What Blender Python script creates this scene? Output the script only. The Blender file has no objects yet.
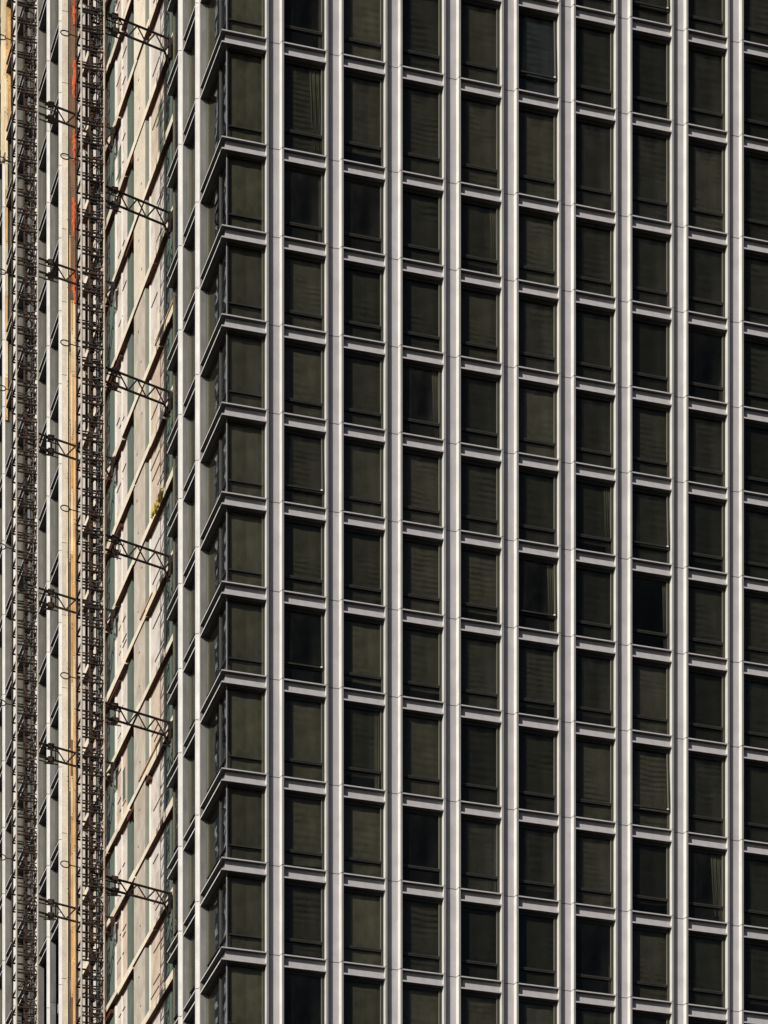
import bpy, math, random
from mathutils import Vector, Matrix
R = math.radians
random.seed(11)

# ------------------------------------------------------------------ camera
scn = bpy.context.scene
C = scn.collection
EYE = 1.7
cam_d = bpy.data.cameras.new("camera")
cam = bpy.data.objects.new("camera", cam_d)
C.objects.link(cam)
cam.location = (0, 0, EYE)
cam.rotation_euler = (R(90), 0, 0)
cam_d.sensor_width = 36
cam_d.lens = 3428.0 / 1024 * 36
cam_d.shift_y = (2360 - 512 - 1.5) / 1024.0
cam_d.clip_start = 1
cam_d.clip_end = 5000
scn.camera = cam
scn.render.resolution_x = 768
scn.render.resolution_y = 1024

# ------------------------------------------------------------------ light
CX, CY = -6.567, 138.7                     # tower corner on the ground plan
ANG = math.atan2(0.2888, 0.9574)           # heading of the right-hand facade
u = Vector((math.cos(ANG), math.sin(ANG), 0))
v = Vector((-math.sin(ANG), math.cos(ANG), 0))
S = (-v * 1.0 - u * 1.22 + Vector((0, 0, 0.74))).normalized()   # towards the sun
sun_d = bpy.data.lights.new("sun", 'SUN')
sun_d.energy = 5.0
sun_d.angle = R(0.5)
sun_d.color = (1.0, 0.955, 0.90)
sun = bpy.data.objects.new("sun", sun_d)
sun.rotation_euler = (-S).to_track_quat('-Z', 'Y').to_euler()
sun.location = (-60, -40, 80)
C.objects.link(sun)

world = bpy.data.worlds.new("World")
scn.world = world
world.use_nodes = True
wn = world.node_tree
bg = wn.nodes["Background"]
sky = wn.nodes.new("ShaderNodeTexSky")
sky.sky_type = 'NISHITA'
sky.sun_disc = False
sky.sun_elevation = math.asin(S.z)
sky.sun_rotation = math.atan2(S.x, S.y)
sky.dust_density = 1.0
sky.air_density = 0.6
sky.ozone_density = 1.5
wn.links.new(sky.outputs[0], bg.inputs[0])
bg.inputs[1].default_value = 0.05
scn.view_settings.view_transform = 'Standard'
scn.view_settings.look = 'None'
scn.view_settings.exposure = 0.0
scn.view_settings.gamma = 1.0
scn.view_settings.use_curve_mapping = False
try:
    scn.cycles.transparent_max_bounces = 12
    scn.cycles.max_bounces = 6
except Exception:
    pass

# ------------------------------------------------------------------ materials
def paint(name, col, rough=0.5, var=0.10, island=0.0, scale=1.2, stretch=(1, 1, 0.12), spec=0.4, metal=0.0,
          stain=None, stain_amt=0.0, bump=0.0):
    """painted / raw surface: two-scale mottling, vertical streaks, slight tone change per panel"""
    m = bpy.data.materials.new(name)
    m.use_nodes = True
    t = m.node_tree
    N = t.nodes.new
    L = t.links.new
    b = t.nodes["Principled BSDF"]
    b.inputs["Roughness"].default_value = rough
    b.inputs["Metallic"].default_value = metal
    b.inputs["Specular IOR Level"].default_value = spec
    tc = N("ShaderNodeTexCoord")
    mp = N("ShaderNodeMapping")
    mp.inputs["Scale"].default_value = stretch
    L(tc.outputs["Object"], mp.inputs[0])
    n1 = N("ShaderNodeTexNoise"); n1.inputs["Scale"].default_value = scale * 6
    n1.inputs["Detail"].default_value = 6
    L(mp.outputs[0], n1.inputs["Vector"])
    n2 = N("ShaderNodeTexNoise"); n2.inputs["Scale"].default_value = scale
    n2.inputs["Detail"].default_value = 3
    L(tc.outputs["Object"], n2.inputs["Vector"])
    add = N("ShaderNodeMath"); add.operation = 'ADD'
    L(n1.outputs["Fac"], add.inputs[0]); L(n2.outputs["Fac"], add.inputs[1])
    mr = N("ShaderNodeMapRange")
    mr.inputs[1].default_value = 0.7; mr.inputs[2].default_value = 1.3
    mr.inputs[3].default_value = 1 - var; mr.inputs[4].default_value = 1 + var
    L(add.outputs[0], mr.inputs[0])
    last = mr.outputs[0]
    if island:
        g = N("ShaderNodeNewGeometry")
        m2 = N("ShaderNodeMapRange")
        m2.inputs[3].default_value = 1 - island; m2.inputs[4].default_value = 1 + island
        L(g.outputs["Random Per Island"], m2.inputs[0])
        mm = N("ShaderNodeMath"); mm.operation = 'MULTIPLY'
        L(last, mm.inputs[0]); L(m2.outputs[0], mm.inputs[1])
        last = mm.outputs[0]
    vm = N("ShaderNodeVectorMath"); vm.operation = 'SCALE'
    vm.inputs[0].default_value = col[:3]
    L(last, vm.inputs["Scale"])
    out = vm.outputs[0]
    if stain:
        n3 = N("ShaderNodeTexNoise"); n3.inputs["Scale"].default_value = 0.9
        n3.inputs["Detail"].default_value = 8; n3.inputs["Roughness"].default_value = 0.7
        L(tc.outputs["Object"], n3.inputs["Vector"])
        m3 = N("ShaderNodeMapRange")
        m3.inputs[1].default_value = 0.48; m3.inputs[2].default_value = 0.68
        m3.inputs[4].default_value = stain_amt
        L(n3.outputs["Fac"], m3.inputs[0])
        mx = N("ShaderNodeMix"); mx.data_type = 'RGBA'
        L(m3.outputs[0], mx.inputs[0]); L(out, mx.inputs[6]); mx.inputs[7].default_value = (*stain, 1)
        out = mx.outputs[2]
    L(out, b.inputs["Base Color"])
    if bump:
        bp = N("ShaderNodeBump"); bp.inputs["Strength"].default_value = bump
        bp.inputs["Distance"].default_value = 0.03
        L(n1.outputs["Fac"], bp.inputs["Height"]); L(bp.outputs[0], b.inputs["Normal"])
    return m

def glass(name, tint, ior=1.5, wav=0.02):
    m = bpy.data.materials.new(name)
    m.use_nodes = True
    t = m.node_tree
    t.nodes.remove(t.nodes["Principled BSDF"])
    N = t.nodes.new; L = t.links.new
    out = t.nodes["Material Output"]
    tr = N("ShaderNodeBsdfTransparent"); tr.inputs[0].default_value = (*tint, 1)
    gl = N("ShaderNodeBsdfGlossy"); gl.inputs["Roughness"].default_value = 0.015
    gl.inputs[0].default_value = (0.85, 0.82, 0.68, 1)
    # reflectance of a pane, the same from both sides
    ge = N("ShaderNodeNewGeometry"); dt = N("ShaderNodeVectorMath"); dt.operation = 'DOT_PRODUCT'
    L(ge.outputs["Incoming"], dt.inputs[0]); L(ge.outputs["Normal"], dt.inputs[1])
    ab = N("ShaderNodeMath"); ab.operation = 'ABSOLUTE'; L(dt.outputs["Value"], ab.inputs[0])
    om = N("ShaderNodeMath"); om.operation = 'SUBTRACT'; om.inputs[0].default_value = 1; L(ab.outputs[0], om.inputs[1])
    pw5 = N("ShaderNodeMath"); pw5.operation = 'POWER'; L(om.outputs[0], pw5.inputs[0]); pw5.inputs[1].default_value = 5
    f0 = ((ior - 1) / (ior + 1)) ** 2
    fr = N("ShaderNodeMath"); fr.operation = 'MULTIPLY_ADD'; L(pw5.outputs[0], fr.inputs[0])
    fr.inputs[1].default_value = 1 - f0; fr.inputs[2].default_value = f0
    tc = N("ShaderNodeTexCoord")
    n = N("ShaderNodeTexNoise"); n.inputs["Scale"].default_value = 0.9; n.inputs["Detail"].default_value = 1
    L(tc.outputs["Object"], n.inputs["Vector"])
    bp = N("ShaderNodeBump"); bp.inputs["Strength"].default_value = 1; bp.inputs["Distance"].default_value = wav
    L(n.outputs["Fac"], bp.inputs["Height"])
    L(bp.outputs[0], gl.inputs["Normal"])
    mx = N("ShaderNodeMixShader")
    L(fr.outputs[0], mx.inputs[0]); L(tr.outputs[0], mx.inputs[1]); L(gl.outputs[0], mx.inputs[2])
    # a thin film of dust on the outside
    df = N("ShaderNodeBsdfDiffuse"); df.inputs[0].default_value = (0.30, 0.29, 0.24, 1)
    nd = N("ShaderNodeTexNoise"); nd.inputs["Scale"].default_value = 1.3; nd.inputs["Detail"].default_value = 7
    mp = N("ShaderNodeMapping"); mp.inputs["Scale"].default_value = (1, 1, .5)
    L(tc.outputs["Object"], mp.inputs[0]); L(mp.outputs[0], nd.inputs["Vector"])
    oi = N("ShaderNodeObjectInfo")
    mr = N("ShaderNodeMapRange"); mr.inputs[1].default_value = .35; mr.inputs[2].default_value = .8
    mr.inputs[3].default_value = .008; mr.inputs[4].default_value = .065
    L(nd.outputs["Fac"], mr.inputs[0])
    mu = N("ShaderNodeMath"); mu.operation = 'MULTIPLY'
    L(mr.outputs[0], mu.inputs[0]); L(oi.outputs["Random"], mu.inputs[1])
    m2 = N("ShaderNodeMixShader")
    L(mu.outputs[0], m2.inputs[0]); L(mx.outputs[0], m2.inputs[1]); L(df.outputs[0], m2.inputs[2])
    L(m2.outputs[0], out.inputs[0])
    return m

def blind_mat(name, col, pitch, depth):
    m = paint(name, col, 0.7, 0.40, 0, .45, (1, 1, .8))
    t = m.node_tree; N = t.nodes.new; L = t.links.new
    b = t.nodes["Principled BSDF"]
    tc = N("ShaderNodeTexCoord"); sp = N("ShaderNodeSeparateXYZ")
    L(tc.outputs["Object"], sp.inputs[0])
    nz = N("ShaderNodeTexNoise"); nz.inputs["Scale"].default_value = 1.6; nz.inputs["Detail"].default_value = 1
    L(tc.outputs["Object"], nz.inputs["Vector"])
    a = N("ShaderNodeMath"); a.operation = 'MULTIPLY_ADD'
    L(nz.outputs["Fac"], a.inputs[0]); a.inputs[1].default_value = 0.16; L(sp.outputs[2], a.inputs[2])
    s = N("ShaderNodeMath"); s.operation = 'MULTIPLY'; L(a.outputs[0], s.inputs[0]); s.inputs[1].default_value = 2 * math.pi / pitch
    si = N("ShaderNodeMath"); si.operation = 'SINE'; L(s.outputs[0], si.inputs[0])
    bp = N("ShaderNodeBump"); bp.inputs["Strength"].default_value = 1; bp.inputs["Distance"].default_value = depth
    L(si.outputs[0], bp.inputs["Height"]); L(bp.outputs[0], b.inputs["Normal"])
    # hangs slack in places: the waves come and go, and every blind has its own tone
    n2 = N("ShaderNodeTexNoise"); n2.inputs["Scale"].default_value = .7; n2.inputs["Detail"].default_value = 2
    oi = N("ShaderNodeObjectInfo")
    va = N("ShaderNodeVectorMath"); va.operation = 'MULTIPLY_ADD'
    cmb = N("ShaderNodeCombineXYZ")
    for q_ in range(3): L(oi.outputs["Random"], cmb.inputs[q_])
    L(cmb.outputs[0], va.inputs[0]); va.inputs[1].default_value = (37, 53, 71); L(tc.outputs["Object"], va.inputs[2])
    L(va.outputs[0], n2.inputs["Vector"]); L(va.outputs[0], nz.inputs["Vector"])
    mr = N("ShaderNodeMapRange"); mr.inputs[1].default_value = .42; mr.inputs[2].default_value = .62
    L(n2.outputs["Fac"], mr.inputs[0]); L(mr.outputs[0], bp.inputs["Strength"])
    old = b.inputs["Base Color"].links[0].from_socket
    m3 = N("ShaderNodeMapRange"); m3.inputs[3].default_value = .65; m3.inputs[4].default_value = 1.35
    L(oi.outputs["Random"], m3.inputs[0])
    sc = N("ShaderNodeVectorMath"); sc.operation = 'SCALE'
    L(old, sc.inputs[0]); L(m3.outputs[0], sc.inputs["Scale"])
    L(sc.outputs[0], b.inputs["Base Color"])
    return m

M = {}
M['web'] = paint("right_face_dim_grey", (.37, .352, .352), .5, .09, .08, spec=.25, stain=(.24, .23, .225), stain_amt=.35)  # right-face grey carries the weaker sunlight in its colour
M['cream'] = paint("sunlit_side_cream", (.66, .645, .585), .45, .08, .05, spec=.25, stain=(.42, .40, .36), stain_amt=.35)  # sun-facing sides painted pale to read as brightly lit
M['edge'] = paint("dimmed_edge_grey", (.225, .218, .22), .5, .10, .06, spec=.25)  # lip fronts greyed in colour to look less lit
M['white'] = paint("sunlit_side_white", (.62, .605, .575), .5, .09, .05, spec=.25, stain=(.40, .385, .36), stain_amt=.4)  # left facade painted white for the stronger sun on it
M['return'] = paint("weathered_shade_return", (.15, .147, .138), .6, .22, .14, 1.5, (1, 1, .08))  # sides turned from the sun darkened in colour, plus weathering streaks
M['soffit'] = paint("dark_bronze_shade", (.055, .05, .047), .5, .1)  # bronze bars, and shade painted onto the sill lips
M['gap'] = paint("joint_shadow_gasket", (.02, .02, .02), .8, .05)
M['sill'] = paint("sill_channel_grey", (.235, .225, .225), .5, .10, .06, spec=.25)
M['frame'] = paint("bronze_frame", (.022, .021, .017), .5, .1)
M['lit_jamb'] = paint("olive_lit_jamb", (.13, .13, .09), .4, .1)  # lighter olive on sun-facing jamb sides, painted to look lit
M['glass'] = glass("tinted_glass", (.47, .465, .405), 1.42)
M['glass_side'] = glass("tinted_glass_side", (.60, .62, .60), 1.45, .05)
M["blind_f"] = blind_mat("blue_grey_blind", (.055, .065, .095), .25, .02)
M["reflection_sheet"] = paint("grey_reflection_sheet", (.52, .54, .56), .5, .5, 0, 2.5, (1, 1, 1))  # grey sheet imitating mottled reflections in the side panes
M["curtain"] = paint("pale_curtain", (.15, .15, .12), .8, .35, 0, 2.0, (1, 1, .1))
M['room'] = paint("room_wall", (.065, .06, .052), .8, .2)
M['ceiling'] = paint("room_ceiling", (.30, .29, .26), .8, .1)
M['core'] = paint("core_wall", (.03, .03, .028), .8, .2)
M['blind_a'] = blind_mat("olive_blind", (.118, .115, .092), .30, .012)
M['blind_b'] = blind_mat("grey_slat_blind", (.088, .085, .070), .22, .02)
M['blind_c'] = blind_mat("dark_falloff_blind", (.030, .030, .026), .34, .02)
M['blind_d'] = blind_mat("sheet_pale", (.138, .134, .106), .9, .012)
M['blind_e'] = blind_mat("charcoal_falloff_blind", (.050, .050, .042), .26, .03)
M['concrete'] = paint("raw_concrete", (.50, .44, .36), .85, .20, .12, 1.1, (1, 1, .25), .2, 0, (.36, .27, .19), .55, .5)
M['slab'] = paint("slab_edge", (.68, .60, .47), .85, .12, .1, 1.3, (1, 1, 1), .2, 0, (.46, .34, .23), .35, .4)
M['form'] = paint("red_brown_formwork", (.075, .028, .015), .75, .35, .2, 1.8, (1, 1, 1), .2)
M['board'] = paint("white_sheathing", (.60, .55, .49), .8, .10, .10, 1.3, (1, 1, .4), .2, 0, (.36, .27, .21), .7)
M['board2'] = paint("pink_sheathing", (.55, .45, .35), .8, .14, .10, 1.3, (1, 1, .4), .2, 0, (.34, .24, .17), .7)
M['green'] = paint("grey_green_membrane", (.11, .14, .11), .8, .12, .05, 1.0, (1, 1, .2), .2)
M['batten'] = paint("dark_batten", (.16, .14, .12), .7, .2)
M['lath'] = paint("pale_lath", (.72, .68, .6), .6, .05)
M['timber'] = paint("orange_timber", (.56, .345, .15), .75, .28, .15, 1.6, (1, 1, .06), .3)
M['timber_dk'] = paint("brown_timber", (.16, .09, .05), .75, .25, .15, 1.6, (1, 1, .06), .3)
M['timber_pale'] = paint("pale_timber", (.66, .53, .34), .75, .2, .15, 1.6, (1, 1, .06), .3)
M['steel'] = paint("grimy_brown_steel", (.019, .0125, .009), .6, .45, 0, 2.0, (1, 1, 1), .3, 0, (.09, .045, .025), .6)
M['galv'] = paint("galvanised_tube", (.40, .37, .32), .5, .2, 0, 1.6, (1, 1, .2), .4, 0, (.25, .15, .09), .5)
M['rust'] = paint("rusty_tube", (.20, .095, .055), .6, .3, 0, 1.6, (1, 1, .3), .3, 0, (.46, .40, .33), .7)
M['rusty_pale'] = paint("rust_stained_tube", (.46, .38, .28), .6, .2, 0, .5, (1, 1, .2), .3, 0, (.22, .09, .045), .85)
M['green_lt'] = paint("pale_grey_green", (.21, .225, .185), .8, .12)
M['cable'] = paint("grey_cable", (.20, .18, .16), .6, .2)
M['red'] = paint("orange_red_net", (.50, .10, .04), .8, .45, 0, 3, (1, 1, 1), .1)
M['yellow'] = paint("yellow_sheet", (.58, .45, .10), .7, .15, 0, 3, (1, 1, 1), .1)
M['ground'] = paint("asphalt_ground", (.055, .054, .052), .9, .2, 0, .3, (1, 1, 1), .2)

# ------------------------------------------------------------------ mesh helpers
class MB:
    def __init__(s):
        s.v = []; s.f = []; s.m = []; s.mats = []
    def mi(s, k):
        if k not in s.mats: s.mats.append(k)
        return s.mats.index(k)
    def box(s, x0, x1, y0, y1, z0, z1, mat, over=None):
        """over: dict among 'x-','x+','y-','y+','z-','z+' -> material"""
        if x0 > x1: x0, x1 = x1, x0
        if y0 > y1: y0, y1 = y1, y0
        i = len(s.v)
        s.v += [(x0, y0, z0), (x1, y0, z0), (x1, y1, z0), (x0, y1, z0), (x0, y0, z1), (x1, y0, z1), (x1, y1, z1), (x0, y1, z1)]
        for key, q in (('z-', (0, 3, 2, 1)), ('z+', (4, 5, 6, 7)), ('y-', (0, 1, 5, 4)), ('y+', (2, 3, 7, 6)),
                       ('x-', (3, 0, 4, 7)), ('x+', (1, 2, 6, 5))):
            s.f.append(tuple(i + a for a in q))
            s.m.append(s.mi((over or {}).get(key, mat)))
    def quad(s, pts, mat):
        i = len(s.v); s.v += [tuple(p) for p in pts]
        s.f.append(tuple(range(i, i + len(pts)))); s.m.append(s.mi(mat))
    def tube(s, p, q, r, mat, n=6, caps=True):
        p = Vector(p); q = Vector(q); d = (q - p)
        if d.length < 1e-6: return
        d.normalize()
        a = d.cross(Vector((0, 0, 1)))
        if a.length < 0.01: a = Vector((1, 0, 0))
        a.normalize(); b = d.cross(a)
        i = len(s.v)
        for c in (p, q):
            for k in range(n):
                t = 2 * math.pi * (k + .5) / n
                s.v.append(tuple(c + a * (r * math.cos(t)) + b * (r * math.sin(t))))
        mi = s.mi(mat)
        for k in range(n):
            s.f.append((i + k, i + (k + 1) % n, i + n + (k + 1) % n, i + n + k)); s.m.append(mi)
        if caps:
            s.f.append(tuple(i + k for k in reversed(range(n)))); s.m.append(mi)
            s.f.append(tuple(i + n + k for k in range(n))); s.m.append(mi)
    def path(s, pts, r, mat, n=6):
        for a, b in zip(pts[:-1], pts[1:]): s.tube(a, b, r, mat, n)
    def transform(s, M4, start=0):
        for k in range(start, len(s.v)): s.v[k] = tuple(M4 @ Vector(s.v[k]))
    def merge(s, o, off=(0, 0, 0)):
        i = len(s.v)
        s.v += [(a + off[0], b + off[1], c + off[2]) for a, b, c in o.v]
        for f, m in zip(o.f, o.m):
            s.f.append(tuple(i + k for k in f)); s.m.append(s.mi(o.mats[m]))
    def mesh(s, name):
        me = bpy.data.meshes.new(name)
        me.from_pydata(s.v, [], s.f)
        for k in s.mats: me.materials.append(M[k])
        me.polygons.foreach_set("material_index", s.m)
        me.update()
        return me
    def build(s, name, parent=None, loc=(0, 0, 0)):
        return link(name, s.mesh(name), parent, loc)

def link(name, me, parent=None, loc=(0, 0, 0)):
    o = bpy.data.objects.new(name, me)
    C.objects.link(o)
    o.parent = parent
    o.location = loc
    return o

def empty(name, loc=(0, 0, 0), rz=0, parent=None):
    o = bpy.data.objects.new(name, None)
    C.objects.link(o)
    o.location = loc
    o.rotation_euler = (0, 0, rz)
    o.parent = parent
    return o

def tag(o, label=None, cat=None, group=None, kind=None):
    if label: o['label'] = label
    if cat: o['category'] = cat
    if group: o['group'] = group
    if kind: o['kind'] = kind
    return o

# ------------------------------------------------------------------ ground
g = MB()
g.quad([(-2500, -2500, 0), (2500, -2500, 0), (2500, 2500, 0), (-2500, 2500, 0)], 'ground')
tag(g.build("ground"), kind="structure")

# ------------------------------------------------------------------ tower
# local axes: x runs along the right-hand facade, y along the left-hand one, origin at the corner
tower = empty("office_tower", (CX, CY, 0), ANG)
tag(tower, "tall office tower with grey columns and a grid of dark windows, partly unclad", "tower")

SC = 24.715
zc = {-6: 2874.1, -5: 2786.2, -4: 2696.9, -3: 2607.4, -2: 2517.9, -1: 2428.4, 0: 2329.8, 1: 2223.1, 2: 2134.5, 3: 2045.5,
      4: 1957.0, 5: 1867.6, 6: 1778.1, 7: 1689.4, 8: 1591.2, 9: 1501.9, 10: 1412.2, 11: 1323.0, 12: 1233.9}
Z = {k: a / SC + EYE for k, a in zc.items()}
for k in (-7, -8, -9, -10): Z[k] = Z[k + 1] + 3.6
KTOP, KBOT = -10, 12
ZTOP = Z[KTOP]
DEP, WEBD, GL = 0.30, 0.21, 0.34          # column depth, web recess, glass plane
BAND = 0.52
PR, WR, A0R = 2.5215, 0.73, 2.244         # right facade: pitch, column width, first column centre
PL, WL, A0L = 3.08, 0.88, 4.12            # left facade
NCR = 13
LEFT_N = [0, 1]                           # clad columns next to the corner
LEFT_FAR = [32.9, 35.98, 39.06, 42.14, 45.22, 48.3, 51.38]
ZONE0, ZONE1 = 9.75, 31.2                 # unclad strip behind the hoists

def fb(mb, face, a0, a1, d0, d1, z0, z1, mat, front=None, near=None, far=None, under=None, top=None):
    """box on a facade: a along it, d inward. near = side turned to smaller a, far = larger a"""
    o = {}
    if under: o['z-'] = under
    if top: o['z+'] = top
    if face == 'R':
        if front: o['y-'] = front
        if near: o['x-'] = near
        if far: o['x+'] = far
        mb.box(a0, a1, d0, d1, z0, z1, mat, o)
    else:
        if front: o['x-'] = front
        if near: o['y-'] = near
        if far: o['y+'] = far
        mb.box(d0, d1, a0, a1, z0, z1, mat, o)

def column(face, ac, w, ret='return'):
    mb = MB()
    fl = 0.085 if face == 'R' else 0.10
    a0, a1 = ac - w / 2, ac + w / 2
    ks = list(range(KTOP, KBOT + 1))
    levels = [ZTOP + 1.2] + [Z[k] for k in ks] + [Z[KBOT] - 3.6 * j for j in range(1, 14)] + [0.0]
    gp = 0.014
    for zt, zb in zip(levels[:-1], levels[1:]):
        if zt - zb < .1: continue
        t, b = zt - gp, zb + gp
        if face == 'R':
            fb(mb, face, a0, a0 + fl, 0, DEP, b, t, 'cream', front='edge', near='cream', far='return')  # inner side of this lip darkened to deepen the shadow on the web
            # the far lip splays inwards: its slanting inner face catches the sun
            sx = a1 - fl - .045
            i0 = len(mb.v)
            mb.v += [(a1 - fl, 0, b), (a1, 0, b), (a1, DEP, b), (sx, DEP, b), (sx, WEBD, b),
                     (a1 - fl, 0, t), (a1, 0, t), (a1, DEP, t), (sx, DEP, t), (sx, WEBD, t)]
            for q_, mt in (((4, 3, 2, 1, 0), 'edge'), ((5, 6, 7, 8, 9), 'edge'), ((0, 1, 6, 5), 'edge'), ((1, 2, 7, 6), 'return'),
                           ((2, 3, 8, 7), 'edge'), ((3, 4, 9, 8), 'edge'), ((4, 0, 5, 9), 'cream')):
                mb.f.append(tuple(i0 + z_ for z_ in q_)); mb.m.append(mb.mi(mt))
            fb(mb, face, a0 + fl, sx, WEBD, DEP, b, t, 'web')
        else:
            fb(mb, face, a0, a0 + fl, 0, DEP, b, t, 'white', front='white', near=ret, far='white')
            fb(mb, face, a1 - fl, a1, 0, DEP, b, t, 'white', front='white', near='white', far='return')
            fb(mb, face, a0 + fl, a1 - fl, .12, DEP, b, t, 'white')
    i = .02
    wd = WEBD if face == 'R' else .12
    fb(mb, face, a0 + i, a0 + fl - i, i, DEP - i, 0, ZTOP + 1, 'gap')
    fb(mb, face, a1 - fl + i, a1 - i, i, DEP - i, 0, ZTOP + 1, 'gap')
    fb(mb, face, a0 + fl - .001, a1 - fl + .001, wd + i, DEP - i, 0, ZTOP + 1, 'gap')
    mb.build("column", tower)

for i in range(NCR): column('R', A0R + PR * i, WR)
for i in LEFT_N: column('L', A0L + PL * i, WL)
for i, a in enumerate(LEFT_FAR): column('L', a, WL, 'slab' if i == 0 else 'return')

def sill(mb, face, a0, a1, z, corner=False):
    """horizontal channel: upper lip, recessed web, lower lip; z = its top"""
    s = .012
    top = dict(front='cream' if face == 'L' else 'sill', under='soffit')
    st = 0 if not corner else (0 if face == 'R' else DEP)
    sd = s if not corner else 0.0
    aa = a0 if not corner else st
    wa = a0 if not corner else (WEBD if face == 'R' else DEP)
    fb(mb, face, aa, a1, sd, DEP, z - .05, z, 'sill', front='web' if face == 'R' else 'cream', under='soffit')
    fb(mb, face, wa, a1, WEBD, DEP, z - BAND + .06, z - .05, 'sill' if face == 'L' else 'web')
    fb(mb, face, aa, a1, sd, DEP, z - BAND, z - BAND + .06, 'sill', front='web' if face == 'R' else 'cream', under='soffit', top='soffit')  # dark top and underside painted in to deepen the channel's shade

def frame_mb(mb, face, a0, a1, z0, z1, tr):
    """fixed frame: z0 = top of the sill below, z1 = underside of the sill above"""
    d0, d1 = DEP - .03, GL + .06
    j = .055
    fb(mb, face, a0, a0 + j, d0, d1, z0, z1, 'frame')
    fb(mb, face, a1 - j, a1, d0, d1, z0, z1, 'frame', near='lit_jamb')
    fb(mb, face, a0 + j, a1 - j, d0, d1, z1 - .07, z1, 'frame')
    fb(mb, face, a0 + j, a1 - j, d0, d1, z0, z0 + .05, 'frame')
    fb(mb, face, a0 + j, a1 - j, d0 + .01, d1, tr - .018, tr + .018, 'frame')
    fb(mb, face, a1 - j - .03, a1 - j, d0 + .02, GL - .01, z0 + .05, tr - .02, 'frame', near='lit_jamb')

def sash_mb(mb, face, a0, a1, z0, z1, tr, open_=0.0):
    """upper opening light in its own bronze frame with a pale strip painted as its sunlit side"""
    j = .058
    A, B = a0 + j, a1 - j
    b, t = tr + .035, z1 - .075
    w = .055
    n0 = len(mb.v)
    d0, d1 = DEP - .03, GL
    fb(mb, face, A, A + w, d0, d1, b, t, 'frame')
    fb(mb, face, B - w, B, d0, d1, b, t, 'frame')
    fb(mb, face, A + w, B - w, d0, d1, t - w, t, 'frame')
    fb(mb, face, A + w, B - w, d0, d1, b, b + w, 'frame')
    fb(mb, face, B - w - .022, B - w, d0 - .006, d1, b + w, t - w, 'lit_jamb')
    if open_:
        fb(mb, face, B - .13, B - .06, d0 - .03, d0, b + .01, b + .06, 'cream')
        rot = Matrix.Rotation(-open_, 4, 'X')
        T = Matrix.Translation((0, d0, t)) @ rot @ Matrix.Translation((0, -d0, -t))
        mb.transform(T, n0)

def pane_pts(face, a0, a1, z0, z1, d):
    if face == 'R': return [(a0, d, z0), (a1, d, z0), (a1, d, z1), (a0, d, z1)]
    return [(d, a1, z0), (d, a0, z0), (d, a0, z1), (d, a1, z1)]

def pane_mb(mb, face, a0, a1, z0, z1, tr, open_=0.0):
    mat = 'glass' if face == 'R' else 'glass_side'
    mb.quad(pane_pts(face, a0 + .05, a1 - .05, z0 + .04, tr, GL + .02), mat)
    n0 = len(mb.v)
    mb.quad(pane_pts(face, a0 + .1, a1 - .1, tr, z1 - .08, GL - .02), mat)
    if open_:
        d0 = DEP - .03; t = z1 - .075
        T = Matrix.Translation((0, d0, t)) @ Matrix.Rotation(-open_, 4, 'X') @ Matrix.Translation((0, -d0, -t))
        mb.transform(T, n0)

def blind_mb(mb, face, a0, a1, z0, z1, mat, drop, lift=0.0, gap=.05):
    """hanging blind a little behind the glass, a thin curved cloth"""
    d = GL + .085
    n = 6
    zb = z1 - (z1 - z0) * drop
    A, B = a0 + gap, a1 - gap
    cols = []
    for i in range(n + 1):
        a = A + (B - A) * i / n
        dd = d + .012 * math.sin(i * 1.7 + drop * 9)
        zz = zb + lift * (i / n)
        cols.append((a, dd, zz))
    for p, q in zip(cols[:-1], cols[1:]):
        if face == 'R':
            mb.quad([(p[0], p[1], p[2]), (q[0], q[1], q[2]), (q[0], q[1], z1), (p[0], p[1], z1)], mat)
        else:
            mb.quad([(q[1], q[0], q[2]), (p[1], p[0], p[2]), (p[1], p[0], z1), (q[1], q[0], z1)], mat)

def px_of(x, y, z):
    w = Vector((CX, CY, 0)) + u * x + v * y
    return 384 + 3428 * w.x / w.y, 2360 - 3428 * (z - EYE) / w.y

OPEN = {(1, 4): R(2.6), (1, 6): R(1.8), (5, -1): R(3.0), (5, 5): R(2.6), (7, 4): R(3.2), (7, 7): R(3.8), (7, -2): R(3)}
wins = []
for c in range(1, NCR):
    a0 = A0R + PR * (c - 1) + WR / 2
    a1 = A0R + PR * c - WR / 2
    for k in range(-3, 12):
        zt, zb = Z[k] - BAND, Z[k + 1]
        xa, ya = px_of(a0, 0, zt); xb, yb = px_of(a1, 0, zb)
        vis = max(0, min(xb, 768) - max(xa, 0)) * max(0, min(yb, 1024) - max(ya, 0))
        wins.append((vis, c, k, a0, a1, zb, zt))
wins.sort(key=lambda w: -w[0])
cache = {}
def cached(key, fn):
    if key not in cache:
        mb = MB(); fn(mb); cache[key] = mb
    return cache[key]
meshes = {}
def part(name, key, fn, parent, loc):
    if (name, key) not in meshes:
        mb = cached((name, key), fn)
        meshes[(name, key)] = mb.mesh(name)
    return link(name, meshes[(name, key)], parent, loc)

rest = MB()
rnd = random.Random(5)
def choose_falloff_blind(c):  # darker blinds to the right paint in a fall-off of light
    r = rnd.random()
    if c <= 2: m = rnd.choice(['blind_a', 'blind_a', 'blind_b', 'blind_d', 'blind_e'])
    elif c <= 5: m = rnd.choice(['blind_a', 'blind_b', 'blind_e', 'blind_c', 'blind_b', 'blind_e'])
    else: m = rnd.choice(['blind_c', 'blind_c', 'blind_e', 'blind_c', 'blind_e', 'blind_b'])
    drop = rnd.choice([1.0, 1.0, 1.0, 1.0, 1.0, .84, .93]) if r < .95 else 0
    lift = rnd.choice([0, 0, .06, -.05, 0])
    return m, drop, lift

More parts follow.
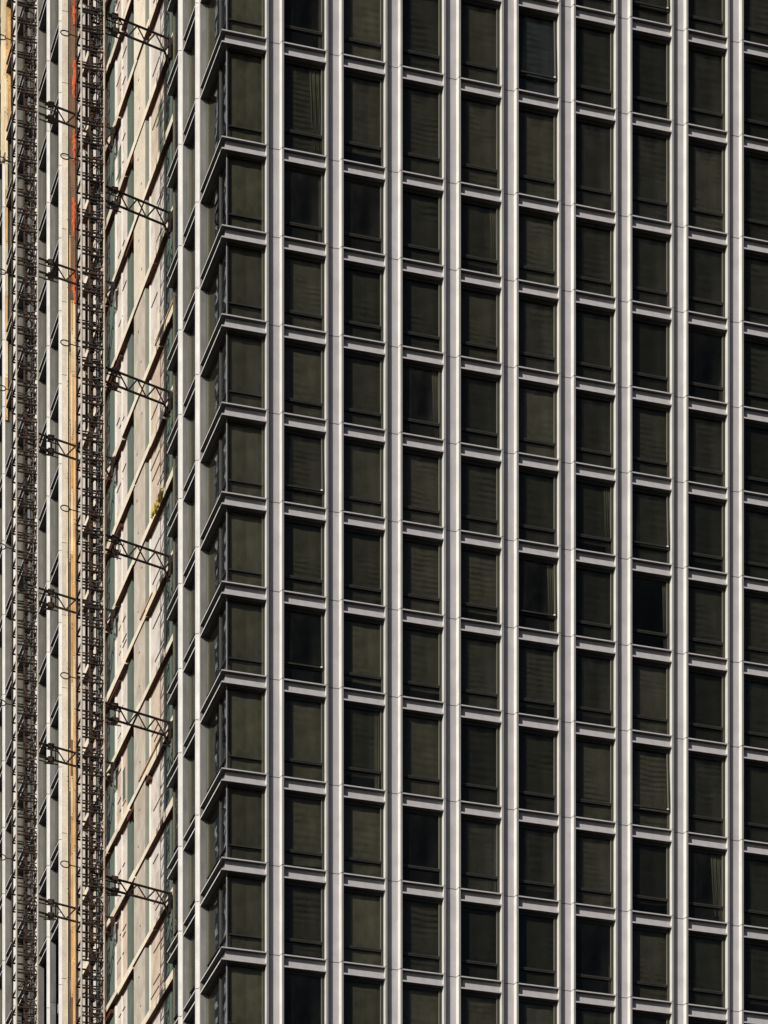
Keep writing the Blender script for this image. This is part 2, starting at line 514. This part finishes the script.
for n, (vis, c, k, a0, a1, zb, zt) in enumerate(wins):
    h = round(zt - zb, 3)
    w = a1 - a0
    tr = .70 + (h - 3.08) * .25
    m, drop, lift = choose_falloff_blind(c)
    op = OPEN.get((c, k), 0.0)
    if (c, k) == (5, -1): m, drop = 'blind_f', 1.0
    # the window's own origin sits at the lower left corner of its opening
    loc = (a0, 0, zb)
    f_frame = lambda mb: (frame_mb(mb, 'R', 0, w, 0, h, tr))
    f_sash = lambda mb: sash_mb(mb, 'R', 0, w, 0, h, tr, op)
    f_pane = lambda mb: pane_mb(mb, 'R', 0, w, 0, h, tr, op)
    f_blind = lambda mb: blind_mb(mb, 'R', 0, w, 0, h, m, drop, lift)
    f_sill = lambda mb: sill(mb, 'R', 0, w, 0)
    cur = rnd.random() < (.10 if c < 6 else .05)
    cw, cs = rnd.choice([(.16, 1), (.28, 1), (.22, 2), (.5, 3), (.12, 4)])
    def f_cur(mb, cw=cw, cs=cs):
        """a gathered curtain hanging by the far jamb"""
        q = random.Random(cs * 7)
        A = w - .12 - cw; n_ = 9
        pts = [(A + cw * i / n_, GL + .055 + .022 * math.sin(i * 2.1 + cs)) for i in range(n_ + 1)]
        zb0 = .08 + .3 * (cs % 3 == 0)
        for i, (p, r_) in enumerate(zip(pts[:-1], pts[1:])):
            sl = cw * .35 * (cs % 2)
            mb.quad([(p[0] + sl, p[1], zb0), (r_[0] + sl * .6, r_[1], zb0), (r_[0], r_[1], h - .1), (p[0], p[1], h - .1)], 'curtain')
    # the channel above the opening
    if n < 100 and vis > 0:
        o = part("window", ('R', h), f_frame, tower, loc)
        part("sash", (h, op), f_sash, o, (0, 0, 0))
        part("pane", (h, op), f_pane, o, (0, 0, 0))
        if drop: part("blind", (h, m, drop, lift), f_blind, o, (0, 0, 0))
        part("sill", ('R',), f_sill, o, (0, 0, 0))
        if cur: part("curtain", (h, cw, cs), f_cur, o, (0, 0, 0))
        if op: o['label'] = "dark window with its upper sash tilted open"
    elif vis > 0 or (k in range(-3, 12) and c < 13):
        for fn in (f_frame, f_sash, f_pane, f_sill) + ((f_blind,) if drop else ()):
            t = MB(); fn(t); rest.merge(t, loc)

# corner windows: glazed on both sides
AR, AL = A0R - WR / 2, A0L - WL / 2
def corner_frame(mb, h, tr):
    d0, d1 = DEP - .03, GL + .06
    mb.box(d0, d0 + .07, d0, d0 + .07, 0, h, 'frame')
    mb.box(d0 - .012, d0 + .022, d0 - .012, d0 + .022, 0, h, 'edge')
    for face, a1 in (('R', AR), ('L', AL)):
        fb(mb, face, a1 - .055, a1, d0, d1, 0, h, 'frame', near='lit_jamb')
        fb(mb, face, d0 + .1, a1 - .055, d0, d1, h - .07, h, 'frame')
        fb(mb, face, d0 + .1, a1 - .055, d0, d1, 0, .05, 'frame')
        fb(mb, face, d0 + .1, a1 - .055, d0 + .01, d1, tr - .02, tr + .02, 'frame')
    fb(mb, 'R', AR - .115, AR - .10, d0 + .005, d0 + .05, .05, h - .07, 'lit_jamb')
    fb(mb, 'L', 1.5, 1.56, d0 + .01, d1, .05, h - .07, 'soffit')
def corner_pane(mb, h, tr):
    mb.quad(pane_pts('R', DEP + .05, AR - .05, .03, h - .05, GL), 'glass')
    mb.quad(pane_pts('L', DEP + .05, AL - .05, .03, h - .05, GL), 'glass_side')
def corner_sill(mb):
    sill(mb, 'R', 0, AR, 0, True)
    sill(mb, 'L', 0, AL, 0, True)
rnd2 = random.Random(8)
def sheet_mb(mb, h, sd):
    """crumpled protective film hanging inside the side pane of the corner"""
    q = random.Random(sd); n_ = 14
    for j, v0 in enumerate((.75, 2.35)):
        L_ = [(GL + .06 + q.uniform(-.02, .03), v0 + q.uniform(-.10, .10), h * i / n_) for i in range(n_ + 1)]
        R_ = [(p[0] + q.uniform(-.02, .02), p[1] + .30 + q.uniform(-.16, .16), p[2]) for p in L_]
        for i in range(n_):
            if j and q.random() < .35: continue
            mb.quad([R_[i], L_[i], L_[i + 1], R_[i + 1]], 'reflection_sheet' if (i + j) % 3 else 'curtain')
for k in range(-3, 12):
    h = round(Z[k] - BAND - Z[k + 1], 3); tr = .66
    o = part("corner_window", (h,), lambda mb: corner_frame(mb, h, tr), tower, (0, 0, Z[k + 1]))
    part("pane", ('corner', h), lambda mb: corner_pane(mb, h, tr), o, (0, 0, 0))
    part("sill", ('corner',), corner_sill, o, (0, 0, 0))
    bm = rnd2.choice(['blind_d', 'blind_d', 'blind_a', 'blind_d'])  # palest blinds at the corner, bright end of the painted fall-off
    part("reflection_sheet", ('corner', h, k), lambda mb: sheet_mb(mb, h - .1, k + 20), o, (0, 0, 0))
    part("blind", ('corner', h, bm), lambda mb: blind_mb(mb, 'R', DEP + .12, AR, 0, h, bm, 1.0), o, (0, 0, 0))

# left-facade windows of the clad bays
def left_bay(mb, a0, a1, k, blind=True):
    z0, z1 = Z[k + 1], Z[k] - BAND
    frame_mb(mb, 'L', a0, a1, z0, z1, z0 + .7)
    pane_mb(mb, 'L', a0, a1, z0, z1, z0 + .7)
    sill(mb, 'L', a0, a1, Z[k + 1])
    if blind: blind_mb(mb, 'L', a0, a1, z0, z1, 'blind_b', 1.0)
for k in range(-4, 12):
    a0 = A0L + WL / 2; a1 = A0L + PL - WL / 2
    t = MB(); left_bay(t, a0, a1, k, k % 2 == 0); rest.merge(t)
    a0 = A0L + PL + WL / 2; a1 = ZONE0
    t = MB(); left_bay(t, a0, a1, k, k % 3 == 0); rest.merge(t)
for k in range(KTOP, 6):
    for a in LEFT_FAR[:-1]:
        t = MB(); left_bay(t, a + WL / 2, a + PL - WL / 2, k, True); rest.merge(t)
o = rest.build("window", tower)
o['kind'] = 'stuff'

# inside: floors, ceilings and the dark core that closes every room
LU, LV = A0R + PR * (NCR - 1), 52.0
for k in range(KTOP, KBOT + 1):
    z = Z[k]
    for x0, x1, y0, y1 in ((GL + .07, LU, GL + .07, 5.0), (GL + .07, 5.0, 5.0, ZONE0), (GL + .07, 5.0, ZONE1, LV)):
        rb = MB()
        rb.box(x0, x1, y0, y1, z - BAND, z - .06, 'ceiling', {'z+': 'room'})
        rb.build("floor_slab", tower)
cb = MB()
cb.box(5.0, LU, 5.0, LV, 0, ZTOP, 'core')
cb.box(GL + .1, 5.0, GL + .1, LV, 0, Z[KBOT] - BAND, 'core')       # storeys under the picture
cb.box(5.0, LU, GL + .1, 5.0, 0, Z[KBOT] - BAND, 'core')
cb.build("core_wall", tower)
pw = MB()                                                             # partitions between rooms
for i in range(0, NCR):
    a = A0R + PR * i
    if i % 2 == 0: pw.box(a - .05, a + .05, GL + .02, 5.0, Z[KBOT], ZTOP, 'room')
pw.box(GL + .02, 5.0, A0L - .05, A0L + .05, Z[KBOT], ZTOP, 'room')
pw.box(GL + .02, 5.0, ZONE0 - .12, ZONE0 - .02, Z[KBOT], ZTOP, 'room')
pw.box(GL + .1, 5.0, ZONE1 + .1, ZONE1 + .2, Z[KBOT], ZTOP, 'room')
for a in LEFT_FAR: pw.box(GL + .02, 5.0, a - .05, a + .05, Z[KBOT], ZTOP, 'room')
pw.build("partition_wall", tower)

# ---- the unclad strip behind the hoists
SLU, WU = 0.70, 0.95                     # slab edge plane, wall plane
def VP(px, U):
    q = (px - 384) / 3428.0
    return (CX + .9574 * U - q * (CY + .2888 * U)) / (.2888 + .9574 * q)
rz = random.Random(21)
for k in range(KTOP, KBOT + 1):
    z = Z[k]
    mb = MB()
    # slab edge broken into pours of slightly different tone and line
    V = ZONE0 + .05
    while V < ZONE1 - .05:
        L_ = min(rz.uniform(1.8, 4.5), ZONE1 - .02 - V)
        if ZONE1 - (V + L_) < .6: L_ = ZONE1 - .02 - V
        dz = rz.uniform(-.03, .03); du = rz.uniform(0, .035)
        hh = rz.choice([.30, .34, .38, .26])
        mb.box(SLU + du, WU + .3, V, V + L_ - .012, z - hh + dz, z + dz, 'slab', {'z-': 'form'})
        V += L_
    mb.build("slab_edge", tower)
    if rz.random() < .45:                  # formwork still hanging under some edges
        fm = MB()
        V = rz.uniform(ZONE0 + .3, ZONE1 - 6); L_ = rz.uniform(2.5, 5)
        fm.box(SLU + .06, WU - .01, V, V + L_, z - rz.uniform(.5, .62), z - .41, 'form')
        fm.build("formwork", tower)

def pxb(p0, p1, U): return VP(p1, U), VP(p0, U)
pier_v = pxb(133.0, 144.2, SLU)
pb = MB()
for k in range(KTOP, KBOT):
    pb.box(SLU + .05, WU + .3, pier_v[0] - .02 * (k % 2), pier_v[1] + .015 * (k % 3), Z[k + 1] + .035, Z[k] - .415, 'slab' if k <= -1 else 'concrete', {'y-': 'green_lt'})  # near side coloured pale grey-green
pb.build("concrete_pier", tower)
for p0, p1 in ((107, 114.6), (127.6, 132), (165.8, 171.5), (97, 99)):
    a, b = pxb(p0, p1, WU - .02)
    mb = MB()
    mb.box(WU - .03, WU + .2, a, b, Z[KBOT], ZTOP, 'green')
    mb.build("membrane_strip", tower)
for p0, p1 in ((114.9, 115.9), (149.2, 150.2), (121.3, 121.9)):
    a, b = pxb(p0, p1, WU - .05)
    mb = MB()
    for k in range(KTOP, KBOT): mb.box(WU - .055, WU - .006, a, b, Z[k + 1] + .05, Z[k] - .42, 'lath')
    mb.build("lath", tower)
bays = [(115.9, 127.6, 'board'), (150.2, 165.8, 'board'), (99, 107, 'board'), (88, 97, 'board'), (171.5, 178, 'room')]
for p0, p1, mt in bays:
    a, b = pxb(p0, p1, WU)
    for k in range(KTOP, KBOT):
        mb = MB()
        mm = mt
        if mt == 'board' and rz.random() < .3: mm = 'board2'
        z0, z1 = Z[k + 1] + .03, Z[k] - .28
        mb.box(WU, WU + .12, a + .01, b - .01, z0, z1, mm)
        if mt != 'room':
            for f in rz.sample([.2, .3, .36, .44, .55, .64, .70, .80], rz.choice([1, 2, 2, 3])):
                zz = z0 + (z1 - z0) * (f + rz.uniform(-.05, .05))
                l = (b - a) * rz.uniform(.3, .62); s = a + .12 + ((b - a) - l - .2) * rz.random()
                mb.box(WU - .035, WU - .002, s, s + l, zz, zz + .03, 'batten')
            if rz.random() < .75:
                s = a + (b - a) * rz.uniform(.15, .6)
                mb.box(WU - .012, WU - .003, s, s + rz.uniform(.3, .9), z0 + rz.uniform(.2, 1.2), z0 + rz.uniform(1.5, 2.7), rz.choice(['board2', 'board', 'green', 'slab', 'concrete']))
        mb.build("wall_panel", tower)

# timber boards closing the end of the clad part, facing the viewer
zb = (2360 - 305) / 20.3 + EYE
rt = random.Random(9)
def boards(x0, x1, y0, y1, z0, z1, mats, lmin=1.6, lmax=3.8):
    """a run of boards end to end, each its own length, tone and slight misfit"""
    mb = MB(); z = z0
    while z < z1 - .05:
        l = min(rt.uniform(lmin, lmax), z1 - z)
        e = rt.uniform(-.008, .008)
        mb.box(x0 + e, x1 + e, y0 + rt.uniform(-.012, .012), y1, z + .006, z + l - .006, rt.choice(mats))
        for zz in (z + .12, z + l - .12):
            if l > .4: mb.box((x0 + x1) / 2 - .012, (x0 + x1) / 2 + .012, y0 - .03, y0 + .01, zz, zz + .03, 'batten')
        z += l
    mb.build("timber_boarding", tower)
yb = ZONE1 + .04
boards(.10, .155, ZONE1 - .05, yb, Z[KBOT], ZTOP, ['timber_dk', 'timber_dk', 'timber'])
boards(.175, .265, ZONE1 - .07, yb, Z[KBOT], zb, ['timber', 'timber', 'timber_dk', 'timber_pale'])
boards(.280, .395, ZONE1 - .08, yb, Z[KBOT], zb, ['timber', 'timber_pale', 'timber'])
boards(.175, .395, ZONE1 - .06, yb, zb + .02, ZTOP, ['timber_dk'])  # dark boards added in place of a shaded recess
boards(.405, .46, ZONE1 - .12, yb, Z[KBOT], zb - .5, ['timber_pale', 'timber_pale', 'timber'])
boards(-.03, .015, ZONE1 - .08, yb - .02, Z[KBOT], zb + 4, ['timber_pale'], 3, 6)
for k in range(KTOP, KBOT):
    tb = MB(); tb.box(.465, WU - .06, ZONE1 - .04, ZONE1 + .06, Z[k + 1] + .06, Z[k] - .42, 'board'); tb.build("wall_panel", tower)
boards(-.06, .02, 47.80, 48.85, 120.4, ZTOP, ['timber_pale', 'timber_pale', 'timber'])
boards(.028, .12, 47.74, 47.85, 120.0, ZTOP, ['timber_pale', 'timber'])
boards(.13, .27, 47.72, 47.85, 121.3, ZTOP, ['timber', 'timber_dk', 'timber'])
boards(-.02, .12, 47.76, 47.85, 106, 119.9, ['timber', 'timber_pale', 'timber_dk'])
# form-tie holes and patches left in the piers
for k in range(-6, 11):
    hb = MB()
    for f in (.22, .62):
        vv = pier_v[0] + (pier_v[1] - pier_v[0]) * rt.uniform(.25, .7); zz = Z[k + 1] + (Z[k] - Z[k + 1]) * (f + rt.uniform(-.04, .04))
        hb.box(SLU + .035, SLU + .049, vv, vv + .16, zz, zz + .05, 'batten')
    hb.build("form_tie_hole", tower)['kind'] = 'stuff'
# planks lying along some bare slab edges
for k in (-5, -3, 1, 4, 6, 9):
    hb = MB(); V_ = rt.uniform(ZONE0 + .5, ZONE1 - 9); l_ = rt.uniform(2, 5)
    hb.box(SLU - .03, SLU + .2, V_, V_ + l_, Z[k] + .035, Z[k] + .09, rt.choice(['timber', 'timber_pale', 'timber_dk']))
    hb.build("plank", tower)

# ------------------------------------------------------------------ hoist masts
def ring(mb, c, r, t, mat, tilt, n=14):
    pts = []
    for i in range(n + 1):
        a = 2 * math.pi * i / n
        p = Vector((r * math.cos(a), r * math.sin(a) * math.cos(tilt), r * math.sin(a) * math.sin(tilt)))
        pts.append(Vector(c) + p)
    mb.path(pts, t, mat, 5)

def mast(U, V, tie_ks, ring_ys, label, seed, near_mat):
    q = random.Random(seed)
    w = Vector((CX, CY, 0)) + u * U + v * V
    root = empty("hoist_mast", w, ANG)
    tag(root, label, "hoist mast", "lattice hoist masts along the left side of the tower")
    H = ZTOP + 2
    a = .50
    P = {'nw': (-a, a), 'ne': (a, a), 'sw': (-a, -a), 'se': (a, -a)}
    for key, mat, r in (('sw', 'galv', .045), ('nw', 'steel', .045), ('se', near_mat, .048), ('ne', 'steel', .05)):
        m = MB(); m.tube((*P[key], 0), (*P[key], H), r, mat, 8)
        m.build("corner_post", root)
    # inner section: the actual rack mast, darker and denser, off centre
    m = MB()
    ox, bq = .02, .20
    for sy in (-1, 1): m.tube((ox, sy * bq, 0), (ox, sy * bq, H), .062, 'steel', 7)
    m.tube((ox + .30, .26, 0), (ox + .30, .26, H), .03, 'steel', 6)
    z = 0.3; i = 0
    while z < H - .8:
        jz = q.uniform(-.03, .03)
        for (x0, y0, x1, y1) in ((-a, -a, a, -a), (a, -a, a, a), (a, a, -a, a), (-a, a, -a, -a)):
            m.tube((x0, y0, z), (x1, y1, z), .045, 'steel', 5)
        m.tube((-a, -a, z + .15), (a, -a, z + .15), .03, 'steel', 5)
        if i % 2 == 0: m.tube((-a, a, z + .12), (a, a, z + .12), .032, 'steel', 5)
        m.tube((ox, -bq, z + .40 + jz), (a, -a, z + .40 + jz), .03, 'steel', 5)
        m.tube((ox, bq, z + .42 + jz), (a, a, z + .42), .026, 'steel', 5)
        s = 1 if i % 2 == 0 else -1
        m.tube((a, -a * s, z), (a, a * s, z + .77), .03, 'steel', 5)
        m.tube((ox, bq * s, z), (a, -a * s, z + .77), .024, 'steel', 5)
        if i % 2: m.tube((ox, -bq, z + .1), (a - .05, a, z + .6), .022, 'steel', 5)
        if q.random() < .35: m.tube((-a, a * s, z), (ox, -bq * s, z + .77), .018, 'steel', 5)
        # curved guard and stay on the wall side
        pts = [(a - .02 + .12 * math.sin(math.pi * f / 5), a - .2 * f, z + .1 + .6 * f / 5 + q.uniform(-.03, .03)) for f in range(6)]
        m.path(pts, .024, 'steel', 5)
        for r_ in range(2):
            if q.random() < .55: m.tube((ox + q.uniform(.05, .25), bq * q.uniform(-1, 1), z + q.uniform(0, .4)), (a + q.uniform(-.1, .05), q.uniform(-a, a), z + q.uniform(.2, .8)), q.uniform(.012, .026), q.choice(['galv', 'steel', 'steel', 'cable']), 5)
        if q.random() < .5: m.box(ox - .10, ox + q.uniform(.06, .2), -.34, -.24, z - .08, z + q.uniform(.1, .2), 'steel')
        z += .80; i += 1
    m.build("lattice", root)
    m = MB(); m.box(-.05, .03, -bq - .15, -bq - .07, 0, H, 'steel')
    z = .2
    while z < H: m.box(-.06, .04, -bq - .175, -bq - .15, z, z + .07, 'steel'); z += .16
    m.build("rack", root)
    m = MB()                               # cables swinging loosely down the wall side of the mast
    for cx, cy, am, ph in ((.36, -.30, .05, 0), (.30, -.1, .07, 2), (.40, .12, .06, 4)):
        pts = [(cx + am * math.sin(j * .9 + ph) + q.uniform(-.02, .02), cy + am * .6 * math.cos(j * .7 + ph), 40 + j * .55) for j in range(int((H - 40) / .55))]
        m.path(pts, .016, 'cable', 5)
    m.build("power_cable", root)
    # rings guiding the trailing cable, on rods reaching away from the wall
    for y in ring_ys:
        zz = (2360 - y) * w.y / 3428 + EYE - .28
        m = MB()
        cx = -a - .62
        ring(m, (cx, -.05, zz), .20, .026, 'steel', R(62))
        m.tube((cx + .2, -.05, zz - .01), (-a + .3, 0, zz - .06), .024, 'steel', 6)
        m.tube((-a + .3, 0, zz - .06), (.2, .1, zz - .06), .02, 'steel', 6)
        m.build("cable_guide", root)
    # wall ties every second floor
    for j, k in enumerate(tie_ks):
        z = Z[k] - (.20 if near_mat == 'rusty_pale' else .38) + q.uniform(-.05, .05)
        m = MB()
        E_ = Vector((SLU + .05 - U, 1.13, 0))          # wall end
        B_ = Vector((.25, .07, 0))
        hh = .62 if k != 8 else .52
        sk = q.uniform(-.05, .10)                        # ties are never quite level
        def pt(t, lo): return B_.lerp(E_, t) + Vector((0, 0, z - (hh if lo else 0) + sk * (1 - t)))
        r = .052
        m.tube(pt(-.05, 0), pt(1.0, 0), r, 'steel', 7)
        m.tube(pt(-.05, 1), pt(.90, 1), r, 'steel', 7)
        n = 5
        t0 = .30
        for i in range(n):
            ta = t0 + (0.90 - t0) * i / n; tb_ = t0 + (0.90 - t0) * (i + 1) / n
            m.tube(pt(ta, i % 2), pt(tb_, (i + 1) % 2), .034, 'steel', 6)
        m.tube(pt(t0, 0), pt(t0, 1), .03, 'steel', 6)
        m.tube(pt(.90, 1), pt(1.0, 0), .04, 'steel', 6)
        m.tube(pt(.90, 1), pt(.90, 0), .026, 'steel', 6)
        # second frame line behind, offset in plan
        off = Vector((0, .42, 0))
        m.tube(pt(0, 0) + off, pt(.35, 0) + off * .8, .03, 'steel', 6)
        m.tube(pt(0, 1) + off, pt(.35, 1) + off * .8, .03, 'steel', 6)
        t = m.build("wall_tie", root)
        c = MB()                             # clamp blocks near the mast
        p = pt(.25, 0); p2 = pt(.25, 1)
        for pp in (p, p2):
            c.box(pp.x - .16, pp.x + .13, pp.y - .09, pp.y + .12, pp.z - .10, pp.z + .10, 'steel')
            c.box(pp.x - .30, pp.x - .16, pp.y - .05, pp.y + .06, pp.z - .05, pp.z + .06, 'steel')
        c.tube(p, p2, .045, 'steel', 6)
        c.tube(p2 + Vector((-.35, 0, -.22)), p2 + Vector((.1, 0, -.20)), .035, 'steel', 6)
        c.build("clamp", t)
        f = MB()                             # bracket on the slab edge
        e = pt(1.0, 0)
        f.box(e.x - .06, e.x - .01, e.y - .25, e.y + .28, z - .32, z + .02, 'steel')
        f.box(e.x - .16, e.x - .06, e.y - .10, e.y + .12, z - .86, z + .05, 'steel')
        f.tube(pt(.9, 1), (e.x - .08, e.y + .15, z - 1.0), .05, 'steel', 6)
        f.tube((e.x - .05, e.y, z - .02), (e.x + .05, e.y - .5, z + .02), .03, 'steel', 6)
        f.build("wall_bracket", t)
    return root

mast(-3.13, 10.8, [-4, -2, 0, 2, 4, 6, 8, 10], [34, 157, 343, 508, 675, 863],
     "dark lattice hoist mast beside the timber boards, its ties reaching the bare slabs", 3, 'rusty_pale')
mast(-3.72, 22.7, [-7, -5, -3, -1, 1, 3, 5, 7, 9], [38, 160, 272, 388, 546, 702, 856],
     "lattice hoist mast nearest the left edge, in front of finished cladding", 4, 'galv')

# ------------------------------------------------------------------ small things
def net(y0, y1, label, seed):
    """crumpled orange-red netting hung on the boarding"""
    q = random.Random(seed)
    s = 3428 / (CY + .9574 * ZONE1)
    zt, zb_ = (2360 - y0) / s + EYE, (2360 - y1) / s + EYE
    m = MB()
    n, k = 12, 6
    rows = []
    for i in range(n + 1):
        f = i / n
        wd = .095 * (.35 + .55 * math.sin(math.pi * min(1, f * 1.2) * .8 + .3)) + q.uniform(-.02, .02)
        cx = .30 + q.uniform(-.05, .05)
        row = []
        for j in range(k):
            a = 2 * math.pi * j / k
            row.append((cx + wd * math.cos(a), -.16 + (.05 + q.uniform(0, .03)) * math.sin(a), f * (zb_ - zt)))
        rows.append(row)
    base = len(m.v)
    for row in rows: m.v += row
    mi = m.mi('red')
    for i in range(n):
        for j in range(k):
            a, b = base + i * k + j, base + i * k + (j + 1) % k
            m.f.append((a, a + k, b + k, b)); m.m.append(mi)
    m.f.append(tuple(base + j for j in range(k))); m.m.append(mi)
    m.f.append(tuple(base + n * k + j for j in reversed(range(k)))); m.m.append(mi)
    w = Vector((CX, CY, 0)) + v * (ZONE1 - .05)
    o = m.build("safety_net", None, (w.x, w.y, zt)); o.rotation_euler = (0, 0, ANG)
    tag(o, label, "safety net", "orange red nets hanging on the dark timber boards")
for y0, y1, lb, sd in ((4, 28, "topmost short scrap of orange red net on the timber boards", 1),
                       (64, 101, "orange red net bundle second from the top, on the dark boards", 2),
                       (133, 164, "orange red net beside the second cable ring from the top", 3),
                       (201, 240, "long orange red net hanging midway down the dark boards", 4),
                       (272, 306, "lowest orange red net, just above the bright timber board", 5)):
    net(y0, y1, lb, sd)

m = MB()
q = random.Random(2)
V0, V1 = VP(163, SLU), VP(152, SLU)
zz = Z[3] + .06
if V0 > V1: V0, V1 = V1, V0
n = 16
for i in range(n):
    a, b = V0 + (V1 - V0) * i / n, V0 + (V1 - V0) * (i + 1) / n
    m.box(-.03 - q.uniform(0, .03), .02, a - V0, b - V0 + .002, -.26 + q.uniform(-.14, .10), .03 + q.uniform(-.03, .03), 'yellow')
w = Vector((CX, CY, 0)) + u * (SLU - .03) + v * V0
o = m.build("warning_sheet", None, (w.x, w.y, zz)); o.rotation_euler = (0, 0, ANG)
tag(o, "crumpled yellow sheet draped over a bare slab edge", "sheet")
